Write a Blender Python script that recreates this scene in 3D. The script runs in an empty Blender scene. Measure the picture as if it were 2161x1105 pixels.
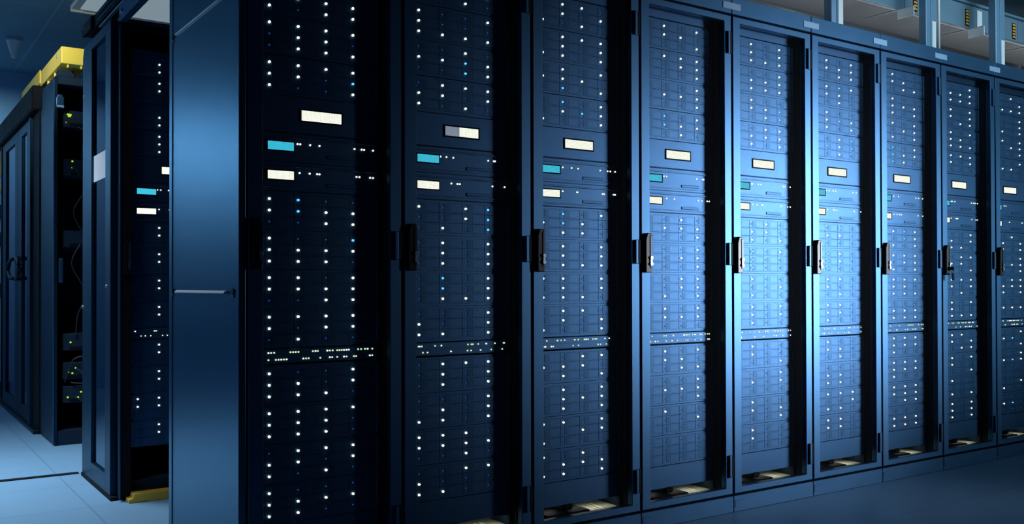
import bpy, bmesh, math, random
from mathutils import Vector, Matrix
random.seed(7)
scn = bpy.context.scene
COL = scn.collection

# ------------------------------------------------------------------ materials
def new_mat(name):
    m = bpy.data.materials.new(name); m.use_nodes = True
    nt = m.node_tree
    for n in list(nt.nodes): nt.nodes.remove(n)
    out = nt.nodes.new('ShaderNodeOutputMaterial')
    return m, nt, out

def surf(name, base, rough=.5, metal=0.0, var=.06, scale=9.0, bump=0.0, spec=.5):
    """Principled surface with fine noise in its roughness, tone and relief."""
    m, nt, out = new_mat(name)
    p = nt.nodes.new('ShaderNodeBsdfPrincipled')
    p.inputs['Metallic'].default_value = metal
    p.inputs['Specular IOR Level'].default_value = spec
    tc = nt.nodes.new('ShaderNodeTexCoord')
    nz = nt.nodes.new('ShaderNodeTexNoise'); nz.inputs['Scale'].default_value = scale; nz.inputs['Detail'].default_value = 3
    nt.links.new(tc.outputs['Object'], nz.inputs['Vector'])
    mr = nt.nodes.new('ShaderNodeMapRange')
    mr.inputs['To Min'].default_value = max(.02, rough-var); mr.inputs['To Max'].default_value = min(1, rough+var)
    nt.links.new(nz.outputs['Fac'], mr.inputs['Value']); nt.links.new(mr.outputs['Result'], p.inputs['Roughness'])
    mx = nt.nodes.new('ShaderNodeMix'); mx.data_type = 'RGBA'
    mx.inputs[6].default_value = (*[c*.93 for c in base], 1); mx.inputs[7].default_value = (*[min(1, c*1.07) for c in base], 1)
    nt.links.new(nz.outputs['Fac'], mx.inputs[0]); nt.links.new(mx.outputs[2], p.inputs['Base Color'])
    if bump:
        b = nt.nodes.new('ShaderNodeBump'); b.inputs['Strength'].default_value = bump; b.inputs['Distance'].default_value = .002
        n2 = nt.nodes.new('ShaderNodeTexNoise'); n2.inputs['Scale'].default_value = scale*30
        nt.links.new(tc.outputs['Object'], n2.inputs['Vector'])
        nt.links.new(n2.outputs['Fac'], b.inputs['Height']); nt.links.new(b.outputs['Normal'], p.inputs['Normal'])
    nt.links.new(p.outputs[0], out.inputs[0])
    return m

def glow(name, col, strength, base=(.02, .02, .02), sample=False):
    m, nt, out = new_mat(name)
    p = nt.nodes.new('ShaderNodeBsdfPrincipled')
    p.inputs['Base Color'].default_value = (*base, 1)
    p.inputs['Emission Color'].default_value = (*col, 1); p.inputs['Emission Strength'].default_value = strength
    p.inputs['Roughness'].default_value = .4
    nt.links.new(p.outputs[0], out.inputs[0])
    if not sample: m.cycles.emission_sampling = 'NONE'
    return m

def screen(name, col, strength):
    """Backlit display: fine pixel rows in the light it gives off."""
    m, nt, out = new_mat(name)
    p = nt.nodes.new('ShaderNodeBsdfPrincipled'); p.inputs['Base Color'].default_value = (.02, .02, .02, 1)
    p.inputs['Specular IOR Level'].default_value = .05
    p.inputs['Roughness'].default_value = .5
    tc = nt.nodes.new('ShaderNodeTexCoord')
    nz = nt.nodes.new('ShaderNodeTexNoise'); nz.inputs['Scale'].default_value = 60
    nt.links.new(tc.outputs['Object'], nz.inputs['Vector'])
    mr = nt.nodes.new('ShaderNodeMapRange'); mr.inputs['To Min'].default_value = strength*.88; mr.inputs['To Max'].default_value = strength*1.1
    nt.links.new(nz.outputs['Fac'], mr.inputs['Value']); nt.links.new(mr.outputs['Result'], p.inputs['Emission Strength'])
    p.inputs['Emission Color'].default_value = (*col, 1)
    nt.links.new(p.outputs[0], out.inputs[0]); m.cycles.emission_sampling = 'NONE'
    return m

def mesh_sheet(name):
    """Perforated sheet: round holes 3 mm apart, mostly open."""
    m, nt, out = new_mat(name)
    tc = nt.nodes.new('ShaderNodeTexCoord')
    mp = nt.nodes.new('ShaderNodeVectorMath'); mp.operation = 'SCALE'; mp.inputs['Scale'].default_value = 300.0
    nt.links.new(tc.outputs['Object'], mp.inputs[0])
    fr = nt.nodes.new('ShaderNodeVectorMath'); fr.operation = 'FRACTION'; nt.links.new(mp.outputs[0], fr.inputs[0])
    sub = nt.nodes.new('ShaderNodeVectorMath'); sub.operation = 'SUBTRACT'; sub.inputs[1].default_value = (.5, .5, .5); nt.links.new(fr.outputs[0], sub.inputs[0])
    mul = nt.nodes.new('ShaderNodeVectorMath'); mul.operation = 'MULTIPLY'; mul.inputs[1].default_value = (1, 0, 1); nt.links.new(sub.outputs[0], mul.inputs[0])
    ln = nt.nodes.new('ShaderNodeVectorMath'); ln.operation = 'LENGTH'; nt.links.new(mul.outputs[0], ln.inputs[0])
    gt = nt.nodes.new('ShaderNodeMath'); gt.operation = 'GREATER_THAN'; gt.inputs[1].default_value = .56; nt.links.new(ln.outputs['Value'], gt.inputs[0])
    tr = nt.nodes.new('ShaderNodeBsdfTransparent')
    p = nt.nodes.new('ShaderNodeBsdfPrincipled'); p.inputs['Base Color'].default_value = (.004, .008, .012, 1); p.inputs['Specular IOR Level'].default_value = .1; p.inputs['Roughness'].default_value = .8
    mx = nt.nodes.new('ShaderNodeMixShader')
    nt.links.new(gt.outputs[0], mx.inputs[0]); nt.links.new(tr.outputs[0], mx.inputs[1]); nt.links.new(p.outputs[0], mx.inputs[2])
    nt.links.new(mx.outputs[0], out.inputs[0])
    return m

def glass_mat(name, tint, rough, refl):
    m, nt, out = new_mat(name)
    tr = nt.nodes.new('ShaderNodeBsdfTransparent'); tr.inputs[0].default_value = (*tint, 1)
    gl = nt.nodes.new('ShaderNodeBsdfGlossy'); gl.inputs['Roughness'].default_value = rough; gl.inputs['Color'].default_value = (.75, .85, 1, 1)
    lw = nt.nodes.new('ShaderNodeLayerWeight'); lw.inputs['Blend'].default_value = refl
    mx = nt.nodes.new('ShaderNodeMixShader')
    nt.links.new(lw.outputs['Fresnel'], mx.inputs[0]); nt.links.new(tr.outputs[0], mx.inputs[1]); nt.links.new(gl.outputs[0], mx.inputs[2])
    nt.links.new(mx.outputs[0], out.inputs[0])
    return m

def tiled(name, base, joint, size, off, rough, width=.004, metal=0.0):
    """Square tiles with thin joints, laid out in world metres."""
    m, nt, out = new_mat(name)
    p = nt.nodes.new('ShaderNodeBsdfPrincipled'); p.inputs['Metallic'].default_value = metal
    tc = nt.nodes.new('ShaderNodeTexCoord')
    mp = nt.nodes.new('ShaderNodeMapping'); mp.inputs['Location'].default_value = (-off[0], -off[1], 0)
    nt.links.new(tc.outputs['Object'], mp.inputs[0])
    br = nt.nodes.new('ShaderNodeTexBrick'); br.offset = 0; br.squash = 1
    br.inputs['Scale'].default_value = 1; br.inputs['Brick Width'].default_value = size; br.inputs['Row Height'].default_value = size
    br.inputs['Mortar Size'].default_value = width; br.inputs['Mortar Smooth'].default_value = .3
    br.inputs['Color1'].default_value = (*base, 1); br.inputs['Color2'].default_value = (*[c*.96 for c in base], 1); br.inputs['Mortar'].default_value = (*joint, 1)
    nt.links.new(mp.outputs[0], br.inputs['Vector']); nt.links.new(br.outputs['Color'], p.inputs['Base Color'])
    nz = nt.nodes.new('ShaderNodeTexNoise'); nz.inputs['Scale'].default_value = 2.5; nz.inputs['Detail'].default_value = 5
    nt.links.new(tc.outputs['Object'], nz.inputs['Vector'])
    mr = nt.nodes.new('ShaderNodeMapRange'); mr.inputs['To Min'].default_value = rough-.06; mr.inputs['To Max'].default_value = rough+.06
    nt.links.new(nz.outputs['Fac'], mr.inputs['Value']); nt.links.new(mr.outputs['Result'], p.inputs['Roughness'])
    nt.links.new(p.outputs[0], out.inputs[0])
    return m

M = {}
M['paint'] = surf('satin blue black paint', (.048, .132, .255), .46, .95, .03, 6)
M['face'] = surf('server face metal', (.056, .148, .300), .49, .95, .04, 14)
M['latch'] = surf('drive latch', (.040, .118, .235), .50, .9)
M['panel'] = surf('end panel paint', (.058, .178, .275), .32, .96, .02, 4)
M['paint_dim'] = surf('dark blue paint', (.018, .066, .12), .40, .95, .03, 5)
M['frame'] = surf('dark door frame paint', (.010, .040, .075), .45, .9, .03, 5)
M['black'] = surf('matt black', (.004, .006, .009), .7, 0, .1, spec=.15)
M['gloss_black'] = surf('black plastic', (.006, .008, .012), .35, 0, .05, spec=.35)
M['inner'] = surf('black interior', (.007, .024, .048), .7, 0, .1, spec=.2)
M['grip'] = surf('handle grip', (.02, .05, .09), .35, .3)
M['silver'] = surf('lock metal', (.75, .82, .9), .25, 1)
M['bright'] = surf('bare aluminium', (.72, .80, .88), .35, 1)
M['white_steel'] = surf('white steel', (.72, .78, .82), .45, 0)
M['grey_steel'] = surf('grey blue steel', (.16, .27, .36), .45, .2)
M['post'] = surf('post steel', (.20, .36, .52), .4, .5)
M['plate'] = surf('blank label plate', (.26, .44, .66), .5, .1)
M['beige'] = surf('beige floor plate', (.40, .40, .29), .6, 0)
M['slat'] = surf('pale slat', (.80, .80, .68), .45, 0)
M['yellow'] = surf('yellow duct', (.95, .74, .10), .5, 0, bump=.1)
M['ochre'] = surf('ochre strip', (.75, .47, .06), .5, 0)
M['paper'] = surf('white paper', (.80, .84, .90), .8, 0)
M['orange'] = surf('orange print', (.95, .42, .02), .6, 0)
M['foil'] = surf('duct foil', (.50, .52, .52), .30, .6, .08, 3, bump=.2)
M['cable'] = surf('cable sheath', (.008, .018, .03), .5, 0)
M['led_white'] = glow('white light', (1, .97, .78), 1.7)
M['led_cyan'] = glow('cyan light', (.10, .55, .95), 1.7)
M['led_off'] = glow('dim blue light', (.01, .13, .45), .75)
M['led_green'] = glow('green white light', (.80, 1, .62), 1.1)
M['led_lime'] = glow('lime light', (.55, .80, .03), .9)
M['led_amber'] = glow('amber light', (.75, .35, .03), .5)
M['screen_white'] = screen('white screen', (.97, 1, .86), 1.15)
M['screen_blue'] = screen('blue screen', (.06, .72, 1), .80)
M['screen_grey'] = screen('grey screen', (.62, .75, 1), .38)
M['mesh'] = mesh_sheet('perforated sheet')
M['glass'] = glass_mat('smoked glass', (.12, .18, .24), .05, .45)
M['door_glass'] = glass_mat('aisle door glass', (.10, .18, .26), .08, .75)
M['floor'] = tiled('raised floor', (.19, .37, .57), (.12, .26, .42), .6, (-.147, .105), .46)
M['ceil'] = tiled('ceiling tiles', (.16, .30, .40), (.26, .42, .54), 1.2, (.17, .2), .8, .008)
M['wall'] = surf('wall paint', (.30, .52, .75), .8, 0)
M['darkwall'] = surf('dark wall paint', (.05, .08, .12), .8, 0)
M['lamp'] = glow('lamp diffuser', (.70, .86, .95), .26, (.3, .5, .5), True)

# ------------------------------------------------------------------ mesh tools
class MB:
    def __init__(s): s.bm = bmesh.new(); s.mats = []
    def mi(s, m):
        if m not in s.mats: s.mats.append(m)
        return s.mats.index(m)
    def _fin(s, verts, m, bev, seg=1):
        fs = {f for v in verts for f in v.link_faces}
        i = s.mi(m)
        for f in fs: f.material_index = i
        if bev:
            es = {e for v in verts for e in v.link_edges}
            bmesh.ops.bevel(s.bm, geom=list(es), offset=bev, segments=seg, affect='EDGES', profile=.5)
    def box(s, x0, x1, y0, y1, z0, z1, m, bev=0, seg=1):
        r = bmesh.ops.create_cube(s.bm, size=1.0)
        for v in r['verts']:
            v.co = Vector(((x0+x1)/2+v.co.x*(x1-x0), (y0+y1)/2+v.co.y*(y1-y0), (z0+z1)/2+v.co.z*(z1-z0)))
        s._fin(r['verts'], m, bev, seg); return s
    def ring(s, x0, x1, z0, z1, l, r, b, t, y0, y1, m, bev=0):
        """rectangular frame in the XZ plane, one closed profile"""
        o = [(x0, z0), (x1, z0), (x1, z1), (x0, z1)]; n = [(x0+l, z0+b), (x1-r, z0+b), (x1-r, z1-t), (x0+l, z1-t)]
        V = [[s.bm.verts.new((p[0], y, p[1])) for p in q] for y in (y0, y1) for q in (o, n)]
        i = s.mi(m); fs = []
        for k in range(4):
            j = (k+1) % 4
            fs += [s.bm.faces.new((V[0][k], V[0][j], V[1][j], V[1][k])), s.bm.faces.new((V[2][j], V[2][k], V[3][k], V[3][j])),
                   s.bm.faces.new((V[0][j], V[0][k], V[2][k], V[2][j])), s.bm.faces.new((V[1][k], V[1][j], V[3][j], V[3][k]))]
        for f in fs: f.material_index = i
        bmesh.ops.recalc_face_normals(s.bm, faces=fs)
        if bev:
            es = {e for f in fs for e in f.edges if len(e.link_faces) == 2 and e.calc_face_angle(0) > 1}
            bmesh.ops.bevel(s.bm, geom=list(es), offset=bev, segments=1, affect='EDGES')
        return s
    def cyl(s, c, axis, r, h, m, n=16, r2=None, bev=0):
        g = bmesh.ops.create_cone(s.bm, cap_ends=True, segments=n, radius1=r, radius2=r if r2 is None else r2, depth=h)
        rot = {'x': Matrix.Rotation(math.pi/2, 4, 'Y'), 'y': Matrix.Rotation(math.pi/2, 4, 'X'), 'z': Matrix.Identity(4)}[axis]
        for v in g['verts']: v.co = rot @ v.co + Vector(c)
        s._fin(g['verts'], m, 0); return s
    def prism(s, pts, y0, y1, m, plane='xz', bev=0):
        f = (lambda p, d: (p[0], d, p[1])) if plane == 'xz' else (lambda p, d: (d, p[0], p[1])) if plane == 'yz' else (lambda p, d: (p[0], p[1], d))
        a = [s.bm.verts.new(f(p, y0)) for p in pts]; b = [s.bm.verts.new(f(p, y1)) for p in pts]
        fs = [s.bm.faces.new(a), s.bm.faces.new(b[::-1])]
        n = len(pts)
        for k in range(n): fs.append(s.bm.faces.new((a[k], b[k], b[(k+1) % n], a[(k+1) % n])))
        for q in fs: q.material_index = s.mi(m)
        bmesh.ops.recalc_face_normals(s.bm, faces=fs)
        if bev:
            bmesh.ops.bevel(s.bm, geom=list({e for q in fs for e in q.edges}), offset=bev, segments=2, affect='EDGES', profile=.5)
        return s
    def tube(s, pts, r, m, n=8):
        """swept round tube through the points"""
        i = s.mi(m); rings = []
        P = [Vector(p) for p in pts]
        for k, p in enumerate(P):
            t = (P[min(k+1, len(P)-1)]-P[max(k-1, 0)]).normalized()
            u = t.cross(Vector((.13, .21, 1))).normalized(); w = t.cross(u)
            rings.append([s.bm.verts.new(p+u*r*math.cos(a)+w*r*math.sin(a)) for a in [2*math.pi*q/n for q in range(n)]])
        for k in range(len(P)-1):
            for q in range(n):
                f = s.bm.faces.new((rings[k][q], rings[k][(q+1) % n], rings[k+1][(q+1) % n], rings[k+1][q])); f.material_index = i; f.smooth = True
        for rr in (rings[0][::-1], rings[-1]):
            f = s.bm.faces.new(rr); f.material_index = i
        return s
    def mesh(s, name):
        me = bpy.data.meshes.new(name); s.bm.to_mesh(me); s.bm.free()
        for m in s.mats: me.materials.append(M[m])
        return me

def obj(name, me, parent=None, loc=(0, 0, 0)):
    if isinstance(me, MB): me = me.mesh(name)
    o = bpy.data.objects.new(name, me); COL.objects.link(o)
    if parent is not None: o.parent = parent
    o.location = loc
    return o
def thing(name, label, cat, loc=(0, 0, 0), group=None):
    o = bpy.data.objects.new(name, None); o.empty_display_size = .05; COL.objects.link(o)
    o.location = loc; return tag(o, label, cat, group)
def tag(o, label, cat, group=None):
    o['label'] = label; o['category'] = cat
    if group: o['group'] = group
    return o
def struct(name, mb):
    o = obj(name, mb); o['kind'] = 'structure'; return o

# ------------------------------------------------------------------ the room
CZ = 3.3
struct('floor', MB().box(-4, 9.5, -6.5, 7.8, -.05, 0, 'floor'))
struct('ceiling', MB().box(-4, 9.5, -6.5, 7.8, CZ, CZ+.05, 'ceil'))
struct('wall_back', MB().box(-4, 9.5, 7.68, 7.78, 0, CZ, 'wall'))
struct('wall_left', MB().box(-4.1, -4, -6.5, 7.8, 0, CZ, 'wall'))
struct('wall_right', MB().box(9.5, 9.6, -6.5, 7.8, 0, CZ, 'darkwall'))
struct('wall_front', MB().box(-4, 9.5, -6.6, -6.5, 0, CZ, 'darkwall'))

# ------------------------------------------------------------------ shared part meshes
W = .6
LED_X = [.104, .211, .318, .425]
ROW = .0405
def led_mesh(name, r, h, m):
    b = MB(); b.cyl((0, -h/2, 0), 'y', r, h, m, 10); return b.mesh(name)
LED = {'w': led_mesh('status light lit', .0047, .005, 'led_white'), 'b': led_mesh('status light cyan', .0044, .005, 'led_cyan'), '.': led_mesh('status light dim', .0024, .003, 'led_off')}
SW_LED = [led_mesh('port light', .0030, .003, 'led_green'), led_mesh('port light pale', .0030, .003, 'led_white')]
AP_LED = led_mesh('indicator', .0034, .003, 'led_white')
tray = MB()
tray.box(-.0145, .0915, 0, .05, -.0197, .0197, 'face', .0008)
tray.box(.0075, .0285, -.0012, .004, -.0145, .0145, 'latch', .0008)
tray.box(.0330, .0860, -.0006, .004, -.0150, .0150, 'face', .0006)
TRAY = tray.mesh('drive tray')
ch = MB(); ch.box(.08, .5215, .003, .62, -.0694, .0694, 'face', .0003)
CHASSIS = ch.mesh('chassis')
hd = MB(); hd.box(.0700, .0860, -.004, .012, -.066, .066, 'face', .002); EAR_L = hd.mesh('mounting ear')
hd = MB(); hd.box(.5190, .5330, -.004, .012, -.066, .066, 'face', .002); EAR_R = hd.mesh('mounting ear')

ORD = ['first', 'second', 'third', 'fourth', 'fifth', 'sixth', 'seventh', 'eighth', 'ninth']
Y_FACE = .068
T_Z = [2.275, 2.134, 1.9935, 1.852]; M_Z = [1.368, 1.2285, 1.089, .9495]; L_Z = [.750, .6095, .4690, .3285]
def drive_server(x0, y0, zc, pat, label, group):
    t = thing('drive_server', label, 'server', (x0, y0+Y_FACE, zc), group)
    obj('chassis', CHASSIS, t)
    obj('mounting_ear', EAR_L, t); obj('mounting_ear', EAR_R, t)
    for r in range(3):
        for c in range(4):
            d = obj('drive_tray', TRAY, t, (LED_X[c], 0, (1-r)*ROW))
            if y0 == 0 or pat[r][c] != '.': obj('status_light', LED[pat[r][c]], d, (0, -.0005, 0))
    return t

PATS = [
 ['w.w. wbw. .w.w', 'w.w. .www w.ww', 'wwww .ww. .www', 'wwww ww.b w..w', 'wb.. wbww ..ww', 'w..b wwww www.', 'ww.w wwww ..ww', 'wwww w.ww .w..', 'w..w ww.w www.', 'wwww www. www.', '.www ww.w w.w.', 'w... wwww ww..'],
 ['w.w. ...w w.w.', 'w..w w... wwww', '..w. wwbw ..bw', '.www ww.w w.w.', 'w.wb ..wb .w.b', '.w.w .w.w .w.w', '.b.w .b.w .www', '...w w..w ww.w', '.www .w.w .w.w', '...w .w.w ww.w', 'www. wwww ..w.', '..ww w... ww..'],
 ['.ww. .w.w w.w.', '.www .w.w ww.w', '.w.w www. .b.w', '.b.w .wbw w..w', '.b.w wbw. .ww.', '.w.w .w.w .www', 'ww.w .w.w www.', '.ww. .w.w w..w', '..ww www. .w.w', '.w.w .www .w.w', 'ww.w ..ww w...', 'w.w. .www ww.w'],
 ['.w.w .ww. ...w', '.www ..ww ...w', '...w .www ...w', '.b.w .bww ..w.', '..w. .www ...w', '...w ..ww ...w', '..ww ..ww .w.w', '.w.w .www ....', '.w.w .ww. ..ww', '...w .www ...w', '.w.. ...w ....', '.... .... ....'],
 ['.w.w .w.w .www', '...w .www .www', '.w.. .wwb ..wb', '..ww .www .w.w', '..w. .ww. .w.w', '.b.w .b.. .b..', '.w.. ...w .w..', '.w.w .w.w .w..', '.w.. .w.. ...w', '...w .w.w ....', '.w.. .w.w ...w', '.w.. .w.. ....'],
 ['.w.w .www ..ww', '.wbw .ww. ..w.', '.w.. .wbw .w.w', '..wb .bwb ..w.', '..b. .ww. ....', '.bw. .bw. .b..', '.ww. .w.. ..w.', '.ww. .ww. .w..', '.w.. .ww. ..w.', '.... .ww. .ww.', '.www ...w .ww.', '.ww. .ww. ....'],
 ['.w.. .ww. ..ww', '.w.. .www .w.w', '.w.w ..ww .w.w', '.b.w .bww .bw.', '.wbw ..bw .w.w', '.www ..ww .w.w', '.www .ww. .www', '.... .www .www', '.www .www .w..', '.www .www .w..', '.www .www ..ww', '.... .www .www'],
 ['...w .www .www', '.w.w .w.w ..ww', '.w.w .ww. .www', '.www .w.w ....', '...w .w.w .ww.', '..ww .ww. .w.w', '.www .w.w ..w.', '.w.w .w.. .www', '.ww. .w.w ..ww', '.w.w .w.. ...w', '.w.. .... .w.w', '.w.w .w.w .w.w'],
 ['..w. ...w .www', '...w ...w .w.w', '.w.w ..ww ...w', '...w .ww. ....', '..w. .w.w .w.w', '...w .www ...w', '..ww .www .w.w', '.... .www ....', '...w .wb. ...w', '...w .wbw ....', '.... ...w .w..', '.... .wb. ....'],
]
PAT_A = ['.... .w.. .w..', '.w.. .w.. ....', '.... .w.. .w..', '.w.. .w.. .w..'] + ['.w.. .w.. ....']*4 + ['.w.. .w.. ....']*2 + ['ww.. ww.. ....', '.w.. .w.. ....']
PLACE = ['topmost drive server', 'second drive server from the top', 'third drive server from the top', 'drive server just above the display panel',
         'drive server directly below the white-screen appliance', 'second drive server below the white-screen appliance', 'third drive server below the white-screen appliance', 'drive server directly above the switch',
         'drive server directly below the switch', 'second drive server below the switch', 'third drive server below the switch', 'bottom drive server']

# ---- the one-off units of each cabinet
b = MB(); b.box(.08, .5215, .004, .60, -.0665, .0665, 'face', .0004); b.box(.0705, .533, 0, .012, -.0655, .0655, 'face', .002)
DISP_BODY = b.mesh('display chassis')
b = MB(); b.ring(.2180, .3850, -.0245, .0245, .006, .006, .006, .006, -.004, .002, 'black', .001); DISP_BEZ = b.mesh('bezel')
b = MB(); b.box(.2235, .3795, -.0022, .001, -.0185, .0185, 'screen_white'); DISP_SCR = b.mesh('screen')
b = MB(); b.box(.2230, .2890, -.0030, -.0015, -.0188, .0188, 'screen_grey'); DISP_GREY = b.mesh('dim screen')
b = MB(); b.box(.08, .5215, .004, .60, -.0503, .0530, 'face', .0004); b.box(.0705, .533, 0, .012, -.0490, .0515, 'face', .001)
b.box(.075, .5285, -.004, .002, .0345, .0415, 'face', .0015); b.box(.075, .5285, -.003, .002, -.0405, -.0350, 'face', .001)
APP_BODY = b.mesh('appliance chassis')
b = MB(); b.box(.322, .440, -.0035, .002, -.030, -.017, 'latch', .0015); APP_BAY = b.mesh('drive bay')
b = MB(); b.ring(.0935, .1995, -.0145, .0245, .0045, .0045, .0045, .0045, -.0045, .002, 'black', .001); APP_BEZ = b.mesh('bezel')
APP_SCR = {}
for q in ('blue', 'white'):
    b = MB(); b.box(.0980, .1950, -.0022, .001, -.0100, .0200, 'screen_'+q); APP_SCR[q] = b.mesh('screen')
b = MB(); b.box(.08, .5215, .006, .45, -.027, .027, 'face', .0012); b.box(.0705, .533, 0, .012, -.026, .026, 'face', .002)
b.box(.092, .512, -.001, .004, -.0235, -.0010, 'face', .0008); b.box(.092, .512, -.001, .004, .0010, .0235, 'face', .0008)
SW_BODY = b.mesh('switch chassis')
SWX = ([.101, .111, .122, .182, .192, .202, .212, .267, .277, .286, .323, .333, .344, .362, .371, .380, .389, .399, .408, .446, .458, .474, .485, .504],
       [.101, .128, .138, .148, .158, .168, .231, .241, .251, .296, .333, .342, .362, .389, .399, .429, .438, .494, .504])
AP1 = [.209, .219, .257, .293, .432, .461, .471, .508]; AP2 = [.217, .255, .284, .293, .44, .452, .496, .508]

def fit_units(x0, y0, pats, where, grp, k):
    rnd = random.Random(100+k)
    for i, z in enumerate(T_Z+M_Z+L_Z):
        p = pats[i].split(' ')
        drive_server(x0, y0, z, p, f'black {PLACE[i]} in the {where}', 'drive servers in '+grp)
    t = thing('display_unit', f'wide display unit with one white panel in the {where}', 'display', (x0, y0+Y_FACE, 1.7150), 'display units')
    obj('chassis', DISP_BODY, t); obj('bezel', DISP_BEZ, t); obj('screen', DISP_SCR, t)
    if k == 1: obj('grey_screen_part', DISP_GREY, t)['label'] = 'grey dimmed end of the white panel'
    for q, z, xs in (('blue', 1.5935, AP1), ('white', 1.4900, AP2)):
        t = thing('network_appliance', f'rack appliance with a small {q} screen in the {where}', 'appliance', (x0, y0+Y_FACE, z), f'{q} screen appliances')
        obj('chassis', APP_BODY, t); obj('bezel', APP_BEZ, t); obj('screen', APP_SCR[q], t); obj('drive_bay', APP_BAY, t)
        for x in xs:
            if k > 0 and rnd.random() < .22: continue
            obj('indicator_light', AP_LED, t, (x+(rnd.uniform(-.012, .012) if k > 0 and x < .5 else 0), -.0005, .0165))
    t = thing('network_switch', f'slim switch with two rows of tiny lights in the {where}', 'switch', (x0, y0+Y_FACE, .8510), 'network switches')
    obj('chassis', SW_BODY, t)
    for xs, z in zip(SWX, (.0125, -.0125)):
        for x in xs:
            if k > 0 and rnd.random() < .3: continue
            obj('port_light', SW_LED[rnd.random() < .3], t, (min(.506, x+(rnd.uniform(-.02, .02) if k > 0 and x < .49 else 0)), -.0012, z))

# ---- the cabinet
def wall_mb():
    b = MB()
    return b
CAB = {}
H = 2.503; D = .90
b = MB()   # carcass: side walls, back, roof, base, all one sheet-metal body
b.box(.004, .050, .040, D, .012, H-.004, 'inner'); b.box(.550, .596, .040, D, .012, H-.004, 'inner')
b.box(.050, .550, D-.02, D, .012, H-.004, 'inner'); b.box(.004, .596, .040, D, H-.02, H, 'paint'); b.box(.050, .550, .040, D-.02, .03, .092, 'inner')
CAB['carcass'] = b.mesh('carcass')
b = MB(); b.box(.0015, .5985, 0, .036, 2.419, H, 'paint', .002); CAB['fascia'] = b.mesh('fascia')
b = MB(); b.box(.0015, .5985, 0, .036, 0, .0785, 'paint', .002); CAB['plinth'] = b.mesh('plinth')
b = MB(); b.box(.008, .066, -.0022, .001, .022, .056, 'paint', .001); CAB['cover'] = b.mesh('cover plate')
b = MB(); b.box(.5360, .6600, -.0030, 0, 2.4405, 2.4725, 'plate', .0008); CAB['label'] = b.mesh('label plate')
b = MB(); b.box(.0705, .5330, Y_FACE, Y_FACE+.012, .152, .2575, 'face', .002); CAB['blank_low'] = b.mesh('blanking plate')
b = MB(); b.box(.0705, .5330, Y_FACE, Y_FACE+.012, 2.3475, 2.4150, 'face', .002); CAB['blank_top'] = b.mesh('blanking plate')
b = MB(); b.box(.0520, .0690, Y_FACE+.006, Y_FACE+.026, .093, H-.021, 'inner'); CAB['rail_l'] = b.mesh('mounting rail')
b = MB(); b.box(.5345, .5480, Y_FACE+.006, Y_FACE+.026, .093, H-.021, 'inner'); CAB['rail_r'] = b.mesh('mounting rail')
b = MB(); b.box(.055, .545, .042, .30, .0925, .1005, 'beige', .001); CAB['tray'] = b.mesh('floor plate')
b = MB()
for i in range(5): b.prism([(.335+i*.026, .046), (.349+i*.026, .046), (.369+i*.026, .20), (.355+i*.026, .20)], .1005, .1035, 'slat', 'xy')
CAB['vent'] = b.mesh('vent slats')
b = MB(); b.box(.110, .345, .044, .22, .1005, .122, 'black', .006); b.box(.205, .265, .060, .20, .128, .158, 'black', .01); CAB['gland'] = b.mesh('cable gland')
b = MB(); b.ring(.0065, .5935, .0890, 2.4090, .0515, .0470, .0310, .0310, 0, .032, 'paint', .002); CAB['door'] = b.mesh('door frame')
b = MB(); b.box(.056, .548, .014, .0155, .118, 2.380, 'mesh'); CAB['mesh'] = b.mesh('perforated sheet')
b = MB(); b.prism([(.015, 1.157), (.050, 1.157), (.050, 1.333), (.026, 1.335), (.015, 1.306)], -.020, -.0005, 'gloss_black', 'xz', .003)
b.box(.038, .0515, -.0230, -.006, 1.178, 1.324, 'grip', .002); CAB['handle'] = b.mesh('handle')
b = MB(); b.cyl((.0440, -.0250, 1.224), 'y', .0075, .006, 'silver'); b.cyl((.0440, -.0250, 1.196), 'y', .0075, .006, 'silver'); b.box(.0385, .0495, -.0255, -.0220, 1.194, 1.226, 'silver', .001); CAB['lock'] = b.mesh('key lock')
b = MB(); b.box(.5625, .5765, -.0120, 0, 0, .108, 'paint', .0025, 2); b.box(.5800, .5960, -.0060, 0, 0, .108, 'black', .0020); CAB['hinge'] = b.mesh('hinge')

def cabinet(x0, y0, label, group, k, front=True):
    t = thing('server_cabinet', label, 'cabinet', (x0, y0, 0), group)
    obj('carcass', CAB['carcass'], t)
    for n in ('rail_l', 'rail_r'): obj('mounting_rail', CAB[n], t)
    obj('blanking_plate', CAB['blank_low'], t); obj('blanking_plate', CAB['blank_top'], t)
    obj('fascia', CAB['fascia'], t)
    fp = obj('floor_plate', CAB['tray'], t); obj('vent_slats', CAB['vent'], fp); obj('cable_gland', CAB['gland'], fp)
    d = obj('door', CAB['door'], t)
    obj('perforated_sheet', CAB['mesh'], d); obj('handle', CAB['handle'], d); obj('key_lock', CAB['lock'], d)['label'] = 'silver key lock'
    for z in (.170, 1.196, 2.222): obj('hinge', CAB['hinge'], d, (0, 0, z))
    if front:
        pl = obj('plinth', CAB['plinth'], t); obj('cover_plate', CAB['cover'], pl)
    return t

cabs = []
for k in range(9):
    lab = 'black cabinet at the row end, its tall plain side panel showing' if k == 0 else f'blue-black glowing server cabinet, {ORD[k]} from the plain end panel'
    c = cabinet(k*W, 0, lab, 'server cabinets in the long row', k); cabs.append(c)
    where = f'{ORD[k]} cabinet from the end panel'
    fit_units(k*W, 0, PATS[k], where, f'the {ORD[k]} cabinet', k)

for k in range(8):
    tag(obj('label_plate', CAB['label'], None, (k*W, 0, 0)), f'blank pale plate across the seam of the {ORD[k]} and {ORD[k+1]} cabinets', 'plate', 'plates along the top rail')

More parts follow.
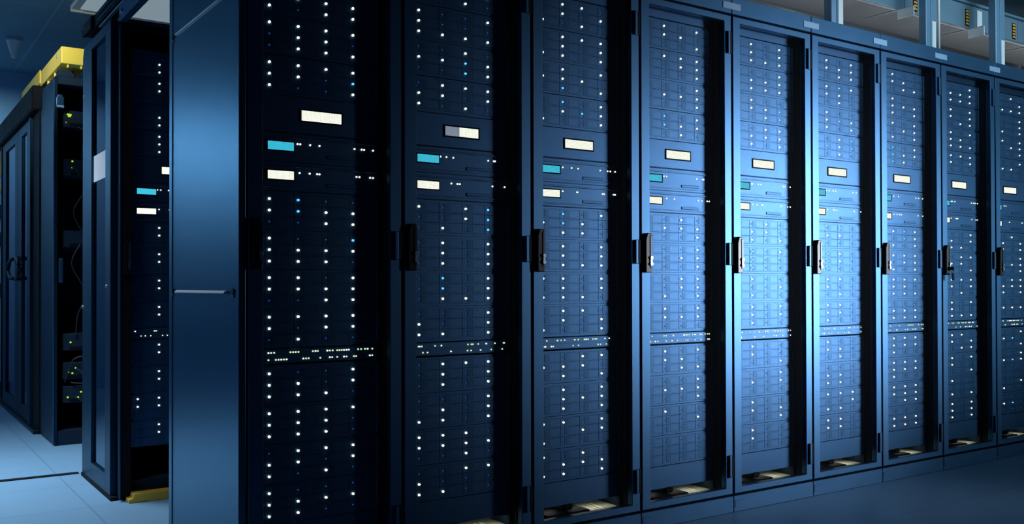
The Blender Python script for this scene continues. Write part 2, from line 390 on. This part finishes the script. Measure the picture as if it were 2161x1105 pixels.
# side panel of the first cabinet
b = MB(); b.box(-.022, .0, .004, .895, .004, H, 'panel', .003, 2)
sp = obj('side_panel', b, cabs[0])
for z in (1.078, 2.127):
    b = MB(); b.prism([(-.022, z-.005), (-.034, z-.005), (-.036, z-.002), (-.030, z+.005), (-.022, z+.006)], .137, .775, 'white_steel', 'xz'); o = obj('pull_ledge', b, sp); o['label'] = 'bright metal ledge'
    for y in (.064, .842):
        b = MB(); b.cyl((-.0245, y, z+.004), 'x', .011, .006, 'gloss_black'); b.box(-.0285, -.0225, y-.006, y+.006, z-.018, z-.008, 'bright', .001); obj('panel_latch', b, sp)
for y0, y1 in ((.004, .036), (.852, .895)):
    b = MB(); b.box(-.0255, -.0215, y0, y1, .004, H, 'panel', .0015); obj('edge_strip', b, sp)

# key hanging in the eighth cabinet's lock
b = MB(); b.box(7*W+.041, 7*W+.047, -.048, -.0275, 1.183, 1.206, 'gloss_black', .001)
b.tube([(7*W+.044, -.066, 1.195+.016*math.sin(a)-.012) if 0 else (7*W+.044+.013*math.sin(a), -.038, 1.180+.013*math.cos(a)) for a in [i*math.pi/6 for i in range(13)]], .0015, 'gloss_black')
b.box(7*W+.036, 7*W+.060, -.0410, -.0360, 1.125, 1.168, 'black', .002)
tag(obj('key', b), 'small dark key with hanging tag, left in a cabinet lock', 'key')

# ------------------------------------------------------------------ second row across the passage
YA = 1.948
ca = thing('server_cabinet', 'dark cabinet standing behind the long row, beside its end panel', 'cabinet', (0, YA, 0))
b = MB(); DA = .83
b.box(.004, .050, .040, DA, .0, 2.47, 'inner'); b.box(.550, .596, .040, DA, .0, 2.47, 'inner'); b.box(.05, .55, DA-.02, DA, 0, 2.47, 'inner'); b.box(.004, .596, .04, DA, 2.47, 2.49, 'paint'); b.box(.05, .55, .04, DA-.02, .05, .092, 'inner')
obj('carcass', b, ca)
for n in ('rail_l', 'rail_r'): obj('mounting_rail', CAB[n], ca)
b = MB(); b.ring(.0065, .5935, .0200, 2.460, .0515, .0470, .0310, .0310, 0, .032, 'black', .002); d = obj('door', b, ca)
obj('handle', CAB['handle'], d); obj('key_lock', CAB['lock'], d)['label'] = 'silver key lock'
b = MB(); b.box(-.004, .006, -.010, .004, .012, 2.44, 'paint', .003); obj('corner_post', b, ca)
b = MB()   # glazed end frame, facing the open side
pts = [(.075, .02), (.835, .02), (.835, 2.44), (.80, 2.485), (.075, 2.485)]
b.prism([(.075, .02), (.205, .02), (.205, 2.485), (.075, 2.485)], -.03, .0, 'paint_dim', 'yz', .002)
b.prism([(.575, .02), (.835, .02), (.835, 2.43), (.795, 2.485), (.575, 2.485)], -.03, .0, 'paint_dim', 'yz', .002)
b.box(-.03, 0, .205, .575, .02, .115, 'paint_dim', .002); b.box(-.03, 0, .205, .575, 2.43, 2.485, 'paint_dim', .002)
ef = obj('end_frame', b, ca)
b = MB(); b.box(-.016, -.010, .203, .577, .113, 2.432, 'glass'); obj('glass_pane', b, ef)
b = MB(); b.box(-.036, .0, .03, .84, 0, .02, 'black', .003); obj('plinth', b, ca)
for y, z in ((.82, .98), (.80, 2.2), (.17, 1.1)):
    b = MB(); b.cyl((-.032, y, z), 'x', .008, .006, 'bright'); obj('screw', b, ef)
fit_units(0, YA, PAT_A, 'dark cabinet behind the long row', 'the dark cabinet', 11)
b = MB(); b.box(-.0185, -.0165, YA+.215, YA+.572, 1.682, 1.828, 'paper')  # plain white oblong just in front of the glass
tag(obj('white_oblong', b), 'blank white notice on the narrow glass pane', 'oblong')
b = MB(); b.prism([(.030, 0), (.60, 0), (.60, .045), (.055, .045), (.05, .022), (.03, .02)], YA-.075, YA-.005, 'ochre', 'xz', .003)
tag(obj('floor_strip', b), 'yellow strip lying on the floor along the dark cabinet', 'strip')

# sliding door track over the passage
t = thing('sliding_door_track', 'black overhead door track reaching over the passage by the end panel', 'track', (0, 0, 0))
b = MB(); b.prism([(.0, 2.575), (.105, 2.575), (.105, 2.665), (.03, 2.675), (.0, 2.65)], 1.0, 2.86, 'black', 'xz', .004)
obj('rail_housing', b, t)
b = MB(); b.prism([(-.018, 2.575), (.0, 2.575), (.0, 2.655), (-.018, 2.64)], 2.62, 2.88, 'black', 'xz', .004); b.box(-.022, -.017, 2.80, 2.82, 2.60, 2.63, 'bright', .002); obj('end_cap', b, t)
for z in (2.590, 2.625):
    b = MB(); b.box(-.008, .0, 1.0, 2.5, z-.003, z+.003, 'paint', .001); obj('groove_lip', b, t)
b = MB(); b.box(-.012, .004, .98, 2.42, 2.532, 2.540, 'bright', .001); obj('guide_edge', b, t)
b = MB(); b.box(-.010, .030, .98, 1.93, 2.452, 2.53, 'paint', .003); obj('guide_rail', b, t)
for y in (1.16, 1.55, 1.86):
    b = MB(); b.cyl((-.014, y, 2.49), 'x', .012, .01, 'bright'); obj('roller', b, t)

# ------------------------------------------------------------------ third row: open cabinet with cabling
Y3 = 3.965
c3 = thing('open_cabinet', 'dark open cabinet full of cables and lime lights', 'cabinet', (0, Y3, 0))
b = MB(); b.box(.0, .018, .0, .635, .0, 2.555, 'frame', .003); sp3 = obj('side_panel', b, c3)
b = MB(); b.box(.018, .58, .615, .635, .0, 2.555, 'inner'); b.box(.56, .58, .02, .615, .0, 2.555, 'inner'); b.box(.018, .56, .0, .615, 2.50, 2.555, 'inner'); b.box(.018, .56, .012, .615, .0, .10, 'inner'); obj('carcass', b, c3)
b = MB(); b.box(-.010, .0, .0, .02, .02, 2.53, 'paint', .003); obj('edge_trim', b, c3)
b = MB(); b.prism([(.0, 2.556), (.20, 2.556), (.20, 2.575), (.10, 2.575), (.10, 2.600), (.0, 2.600)], .02, .12, 'inner', 'yz', .002); obj('roof_bracket', b, c3)
b = MB(); b.box(.022, .050, -.030, -.002, 1.125, 1.292, 'paint', .006, 2); obj('handle', b, c3)
b = MB(); b.prism([(.002, 2.330), (.055, 2.330), (.055, 2.40), (.04, 2.425), (.018, 2.425), (.002, 2.40)], -.025, -.002, 'paint', 'xz', .006); b.box(.002, .055, -.027, -.002, 2.330, 2.352, 'plate', .004); obj('latch_cover', b, c3)
DEV = [(2.27, 'topmost'), (1.93, 'second'), (1.43, 'third'), (.71, 'fourth'), (.51, 'fifth'), (.345, 'lowest')]
LL = {0: [(.085, .03, 'l'), (.095, .03, 'l'), (.105, .028, 'l'), (.092, .018, 'l'), (.100, .018, 'l'), (.076, -.027, 'a')], 1: [(.116, .044, 'l'), (.116, .001, 'l'), (.193, .016, 'l')],
      2: [(.209, .026, 'a'), (.209, -.021, 'a')], 3: [(.107, -.001, 'l')], 4: [(.141, .018, 'l'), (.205, .018, 'l'), (.092, -.008, 'l'), (.119, -.017, 'l'), (.184, -.014, 'l')],
      5: [(.175, .015, 'l'), (.09, -.018, 'l'), (.156, -.022, 'l')]}
LM = {'l': led_mesh('lime light', .0065, .004, 'led_lime'), 'a': led_mesh('amber light', .005, .004, 'led_amber')}
for i, (z, w) in enumerate(DEV):
    t = thing('cabled_switch', f'{w} black device with small lights inside the open cabled cabinet', 'switch', (0, Y3+.04, z), 'devices in the open cabinet')
    b = MB(); b.box(.06, .52, 0, .4, -.058, .058, 'inner', .003); obj('chassis', b, t)
    for x, dz, c in LL[i]: obj('port_light', LM[c], t, (x, -.0005, dz))
    for x in (.15, .35):
        b = MB(); b.box(x-.05, x+.05, -.004, .002, -.05, -.03, 'black', .001); obj('port_block', b, t)
CAB_PATHS = [[(.15, 2.22), (.22, 2.15), (.17, 2.02), (.24, 1.9)], [(.10, 1.95), (.20, 1.80), (.12, 1.62), (.20, 1.45)], [(.17, 1.40), (.11, 1.25), (.20, 1.05), (.15, .90), (.14, .74)],
             [(.21, 1.38), (.26, 1.2), (.22, 1.0), (.26, .74)], [(.07, .43), (.12, .585), (.22, .60), (.27, .50), (.20, .425), (.11, .428)], [(.13, .33), (.24, .28), (.25, .42), (.14, .53)]]
CL = ['upper loop of dark cable in the open cabinet', 'dark cable hanging between the second and third devices', 'dark cable falling from the third device past the handle', 'dark cable beside the dark glazed cabinet edge, mid height',
      'round cable loop around the lime lights low down', 'lowest cable loop inside the open cabinet']
for pth, l in zip(CAB_PATHS, CL):
    b = MB(); P = []
    for i in range(len(pth)-1):
        p0 = pth[max(i-1, 0)]; p1 = pth[i]; p2 = pth[i+1]; p3 = pth[min(i+2, len(pth)-1)]
        for s in range(8):
            u = s/8
            P.append(tuple(.5*((2*p1[a])+(-p0[a]+p2[a])*u+(2*p0[a]-5*p1[a]+4*p2[a]-p3[a])*u*u+(-p0[a]+3*p1[a]-3*p2[a]+p3[a])*u**3) for a in (0, 1)))
    P.append(pth[-1]); n = len(P)-1
    b.tube([(x, Y3+.036-(.028 if pth is not CAB_PATHS[5] else .05)*math.sin(math.pi*i/n)-(.0 if pth is not CAB_PATHS[5] else .012), z) for i, (x, z) in enumerate(P)], .005, 'cable')
    tag(obj('patch_cable', b), l, 'cable', 'cables in the open cabinet')

# yellow cable duct above it
t = thing('cable_duct', 'yellow square cable duct lying over the open cabinet', 'duct', (0, 0, 0))
b = MB(); b.box(.020, .192, 3.855, 5.78, 2.622, 2.738, 'yellow', .006, 2); obj('duct_body', b, t)
b = MB(); b.box(.010, .020, 4.75, 5.75, 2.64, 2.745, 'yellow', .004); obj('side_cover', b, t)
for x in (.06, .145):
    b = MB(); b.box(x, x+.012, 3.870, 3.90, 2.600, 2.625, 'yellow', .003); obj('clip', b, t)
b = MB(); b.cyl((.0185, 4.02, 2.70), 'x', .018, .004, 'plate'); obj('round_sticker', b, t)
for y in (4.2, 4.5):
    b = MB(); b.box(.03, .18, y, y+.03, 2.5555, 2.624, 'yellow', .002); obj('foot', b, t)

# ------------------------------------------------------------------ aisle doors further back
t = thing('sliding_aisle_door', 'pair of dark framed glass aisle doors with two curved handles', 'door', (0, 0, 0))
def leaf(y0, y1, n, ghandle):
    b = MB(); s0 = .17; s1 = .24
    b.box(-.02, .02, y0, y0+s0, .03, 2.41, 'frame', .003); b.box(-.02, .02, y1-s1, y1, .03, 2.41, 'frame', .003)
    b.box(-.02, .02, y0+s0, y1-s1, .03, .14, 'frame', .003); b.box(-.02, .02, y0+s0, y1-s1, 2.33, 2.41, 'frame', .003)
    f = obj('door_leaf', b, t)
    b = MB(); b.box(-.006, .006, y0+s0-.002, y1-s1+.002, .138, 2.332, 'door_glass'); obj('glass_pane', b, f)
    b = MB(); g = ghandle; sg = 1 if g < (y0+y1)/2 else -1
    pts = [(-.02, g, 1.165)]+[(-.05-.0*a, g+sg*.28*math.sin(a), 1.25-.085*math.cos(a)) for a in [i*math.pi/12 for i in range(1, 12)]]+[(-.02, g, 1.335)]
    b.tube(pts, .017, 'gloss_black'); obj('handle', b, f)
leaf(5.02, 5.735, 0, 5.665); leaf(5.745, 6.80, 1, 5.815)
b = MB(); b.box(-.03, .05, 4.93, 5.01, 0, 2.41, 'frame', .004); b.box(-.01, .05, 4.61, 4.93, 0, 2.41, 'black'); obj('jamb', b, t)
b = MB(); b.box(-.045, .06, 4.62, 6.85, 0, .028, 'frame', .003); obj('sill', b, t)
b = MB(); b.box(-.06, .10, 4.62, 7.25, 2.415, 2.60, 'black', .012); obj('header', b, t)
b = MB(); b.box(-.03, .05, 6.81, 6.86, 0, 2.41, 'frame', .004); obj('far_jamb', b, t)

# pale cabinet glimpsed past the doors
t = thing('wall_cabinet', 'pale grey cabinet against the far wall, past the aisle doors', 'cabinet', (0, 0, 0))
b = MB(); b.box(-.10, .04, 7.30, 7.67, .16, 2.42, 'wall', .004); obj('body', b, t)
b = MB(); b.box(-.09, .035, 7.292, 7.302, 2.19, 2.42, 'ochre', .003); obj('top_door', b, t)
b = MB(); b.box(-.09, .035, 7.292, 7.302, 2.03, 2.08, 'ochre', .003); obj('stripe', b, t)
for z in (1.82, 1.55, 1.05):
    b = MB(); b.box(-.05, .022, 7.285, 7.302, z-.06, z+.08, 'black', .003); obj('socket', b, t)
b = MB(); b.box(-.11, .045, 7.28, 7.67, 0, .16, 'black', .004); obj('plinth', b, t)

# floor joint cover and cone lamp
b = MB(); b.box(-2.6, -.035, 2.84, 2.885, 0, .006, 'black', .002)
tag(obj('cable_cover', b), 'thin black cover strip running across the pale floor', 'strip')
t = thing('ceiling_spotlight', 'small pale cone lamp under the dark ceiling', 'lamp', (.0, 6.20, CZ))
b = MB(); b.cyl((0, 0, -.10), 'z', .018, .15, 'white_steel', 16, .062); obj('cone', b, t)
b = MB(); b.cyl((0, 0, -.012), 'z', .068, .022, 'plate', 20); obj('mounting_ring', b, t)
t = thing('ceiling_light', 'flat pale ceiling light behind the black door track', 'lamp', (0, 0, 0))
b = MB(); b.box(.24, 1.45, 4.10, 4.84, CZ-.035, CZ-.001, 'white_steel', .004); obj('housing', b, t)
b = MB(); b.box(.30, 1.39, 4.16, 4.78, CZ-.041, CZ-.034, 'lamp', .002); obj('diffuser', b, t)
b = MB(); b.box(.24, 1.45, 4.835, 4.86, CZ-.05, CZ-.001, 'slat', .003); obj('edge_trim', b, t)

# ------------------------------------------------------------------ overhead services on the long row
t = thing('cable_trunking', 'long grey blue trunking with warning stickers above the cabinets', 'trunking', (0, 0, 0))
b = MB(); b.box(1.2, 6.6, .30, .62, 2.806, 2.985, 'grey_steel', .004); obj('trunk_body', b, t)
b = MB(); b.box(1.2, 6.6, .305, .615, 2.801, 2.806, 'foil', .001); obj('base_plate', b, t)
b = MB(); b.box(1.2, 6.6, .275, .302, 2.800, 2.812, 'bright', .002); obj('bottom_lip', b, t)
b = MB(); b.box(1.2, 6.6, .280, .302, 2.978, 2.996, 'grey_steel', .002); obj('top_lip', b, t)
for x in (3.79, 4.39, 4.99, 5.59):
    b = MB(); b.box(x, x+.046, .2975, .3005, 2.833, 2.945, 'black')
    st = obj('warning_sticker', b, t); st['label'] = 'black sticker with an orange pattern'
    b = MB()
    for i in range(5):
        z = 2.840+i*.021
        b.prism([(x+.006, z), (x+.022, z+.004), (x+.022, z+.017), (x+.006, z+.012)], .2955, .2976, 'orange', 'xz'); b.prism([(x+.024, z+.003), (x+.040, z+.001), (x+.040, z+.012), (x+.024, z+.016)], .2955, .2976, 'orange', 'xz')
    obj('orange_pattern', b, st)
b = MB(); b.box(5.133, 5.195, .2965, .3005, 2.826, 2.958, 'paper'); obj('blank_label', b, t)['label'] = 'tall white blank label'
for x in (4.30, 5.28, 5.66):
    b = MB(); b.box(x, x+.006, .297, .3005, 2.815, 2.975, 'post'); obj('joint', b, t)
px = [2.44, 3.352, 4.262, 5.056, 5.85]
for i, x in enumerate(px):
    t = thing('support_post', f'{["blue steel post at the top edge, above the third cabinet", "blue steel post above the sixth cabinet, beside a bright lip", "blue steel post with a thin rod beside it", "blue steel post with a white arm at its top", "blue steel post above the last cabinets"][i]}', 'post', (x, .10, H), 'posts carrying the trunking')
    b = MB(); b.box(-.05, -.002, 0, .05, 0, CZ-H, 'post', .003); b.box(-.002, .05, -.004, .004, 0, CZ-H, 'post', .001); obj('profile', b, t)
    b = MB(); b.box(.006, .046, -.006, -.003, 0, .20, 'white_steel', .001); obj('painted_light_strip', b, t)  # pale strip paints the lamplight on the post's lower front face
    b = MB(); b.box(-.085, -.051, .06, .40, .2905, .2965, 'foil', .001); b.box(-.085, -.079, .06, .17, .235, .2905, 'white_steel', .001); obj('bracket', b, t)
    if i == 3:
        b = MB(); b.box(-.085, .052, -.012, .03, .505, .530, 'white_steel', .002); obj('top_arm', b, t)
    b = MB(); b.box(-.04, .045, -.02, .06, 0, .008, 'post', .001); obj('foot', b, t)
b = MB(); b.tube([(4.376, .12, H), (4.376, .12, CZ)], .009, 'white_steel', 10)
tag(obj('threaded_rod', b), 'thin pale hanging rod beside a blue steel post', 'rod')
t = thing('air_duct', 'large round silver air duct behind the overhead trunking', 'duct', (0, 0, 0))
b = MB(); b.cyl((4.2, 1.12, 2.985), 'x', .27, 6.4, 'foil', 48)
for f in b.bm.faces: f.smooth = len(f.verts) == 4
obj('pipe', b, t)
for x in (2.0, 3.2, 4.4, 5.6, 6.8):
    b = MB(); b.cyl((x, 1.12, 2.985), 'x', .278, .05, 'foil', 48)
    for f in b.bm.faces: f.smooth = len(f.verts) == 4
    obj('band', b, t)
for x in (2.6, 5.0):
    b = MB(); b.box(x, x+.04, 1.12, 1.18, 3.24, CZ, 'grey_steel'); obj('hanger', b, t)

# ------------------------------------------------------------------ light
def area(name, loc, target, sx, sy, power, col, spread=180):
    l = bpy.data.lights.new(name, 'AREA'); l.shape = 'RECTANGLE'; l.size = sx; l.size_y = sy; l.energy = power; l.color = col
    l.spread = math.radians(spread)
    o = bpy.data.objects.new(name, l); COL.objects.link(o); o.location = loc
    o.rotation_euler = (Vector(target)-Vector(loc)).to_track_quat('-Z', 'Y').to_euler()
    return o
C1 = (.62, .88, 1.0); C2 = (.80, .92, 1.0)
area('aisle lamp', (5.6, -2.7, 1.42), (3.0, 0, 1.32), .8, 1.6, 15.5, (.86, .90, 1), 39)
area('added row end fill', (7.6, -3.4, 1.45), (4.7, 0, 1.4), .6, 1.4, 3.5, C1, 40)  # added fill that lifts the far cabinets, no fixture stands here
area('ceiling lamp passage', (-1.0, 3.0, 3.22), (-.8, 3.0, 0), 1.0, 1.0, 32, C2, 85)
area('added wall fill', (-2.5, 6.9, 3.2), (-2.5, 7.68, 2.6), 1.1, .2, 24, C1, 75)  # unseen fill, added so the end panel mirrors a bright patch of wall
area('added far wall fill', (-.5, 6.9, 3.2), (-.2, 7.68, 1.5), 1.2, .15, 6, C1, 120)  # added fill brightening the back wall and its reflection in the door glass
area('added duct fill', (-1.3, 1.9, 3.15), (.1, 4.4, 2.68), .15, .15, 2.2, (.95, .95, .9), 28)  # made-up narrow beam, added to brighten the yellow duct
area('ceiling lamp front', (4.6, -3.2, 3.22), (4.6, -3.0, 0), 3.0, .5, 3, (.35, .72, 1), 120)
area('ceiling lamp panel', (-1.3, .9, 3.22), (-1.0, 1.0, 0), .6, .6, 11, C2, 110)
area('ceiling lamp overhead', (4.8, -1.7, 3.2), (4.8, .3, 2.75), 3.2, .3, 13, C1, 70)
area('ceiling lamp far', (3.5, 4.5, 3.22), (3.5, 4.5, 0), 4.0, .5, 30, C1)
area('added trunking fill', (4.4, .45, 2.525), (4.4, .46, 3.0), 5.2, .25, 4.2, (.92, .97, 1))  # hidden fill added behind the fascia to brighten the trunking underside
for k in range(9): area('added floor plate fill', (k*W+.33, .13, .149), (k*W+.33, .13, 0), .40, .02, .13, (.95, .97, .85))  # made-up fills under the blanking plates, added to brighten the floor plates

w = bpy.data.worlds.new('room air'); scn.world = w; w.use_nodes = True
w.node_tree.nodes['Background'].inputs[0].default_value = (.02, .05, .09, 1); w.node_tree.nodes['Background'].inputs[1].default_value = .3

# ------------------------------------------------------------------ camera
CX, CY, CH, YAW, PIT, ROL, F, SH = -1.06618, -3.15101, 1.10096, .60189, .00911, -.00194, 1981.62823, 30.99461
cam = bpy.data.cameras.new('camera'); co = bpy.data.objects.new('camera', cam); COL.objects.link(co)
fw = Vector((math.sin(YAW)*math.cos(PIT), math.cos(YAW)*math.cos(PIT), math.sin(PIT))); rt = Vector((math.cos(YAW), -math.sin(YAW), 0)); up = rt.cross(fw)
cr, sr = math.cos(ROL), math.sin(ROL)
r2 = rt*cr-up*sr*-1*-1 if 0 else rt*cr+up*(sr)*1
# image axes: x' = cr*u - sr*v, y' = sr*u + cr*v with v pointing down
ex = rt*cr+up*sr; ey = up*cr-rt*sr
mat = Matrix((ex, ey, -fw)).transposed().to_4x4(); mat.translation = Vector((CX, CY, CH))
co.matrix_world = mat
cam.sensor_fit = 'HORIZONTAL'; cam.sensor_width = 36; cam.lens = 36*F/2161
cam.shift_y = SH/2161; cam.shift_x = 0
cam.clip_start = .05
scn.camera = co

scn.view_settings.view_transform = 'Standard'; scn.view_settings.look = 'None'; scn.view_settings.gamma = 1; scn.view_settings.use_curve_mapping = False
scn.view_settings.exposure = 0
scn.cycles.max_bounces = 8; scn.cycles.transparent_max_bounces = 12; scn.cycles.sample_clamp_indirect = 4
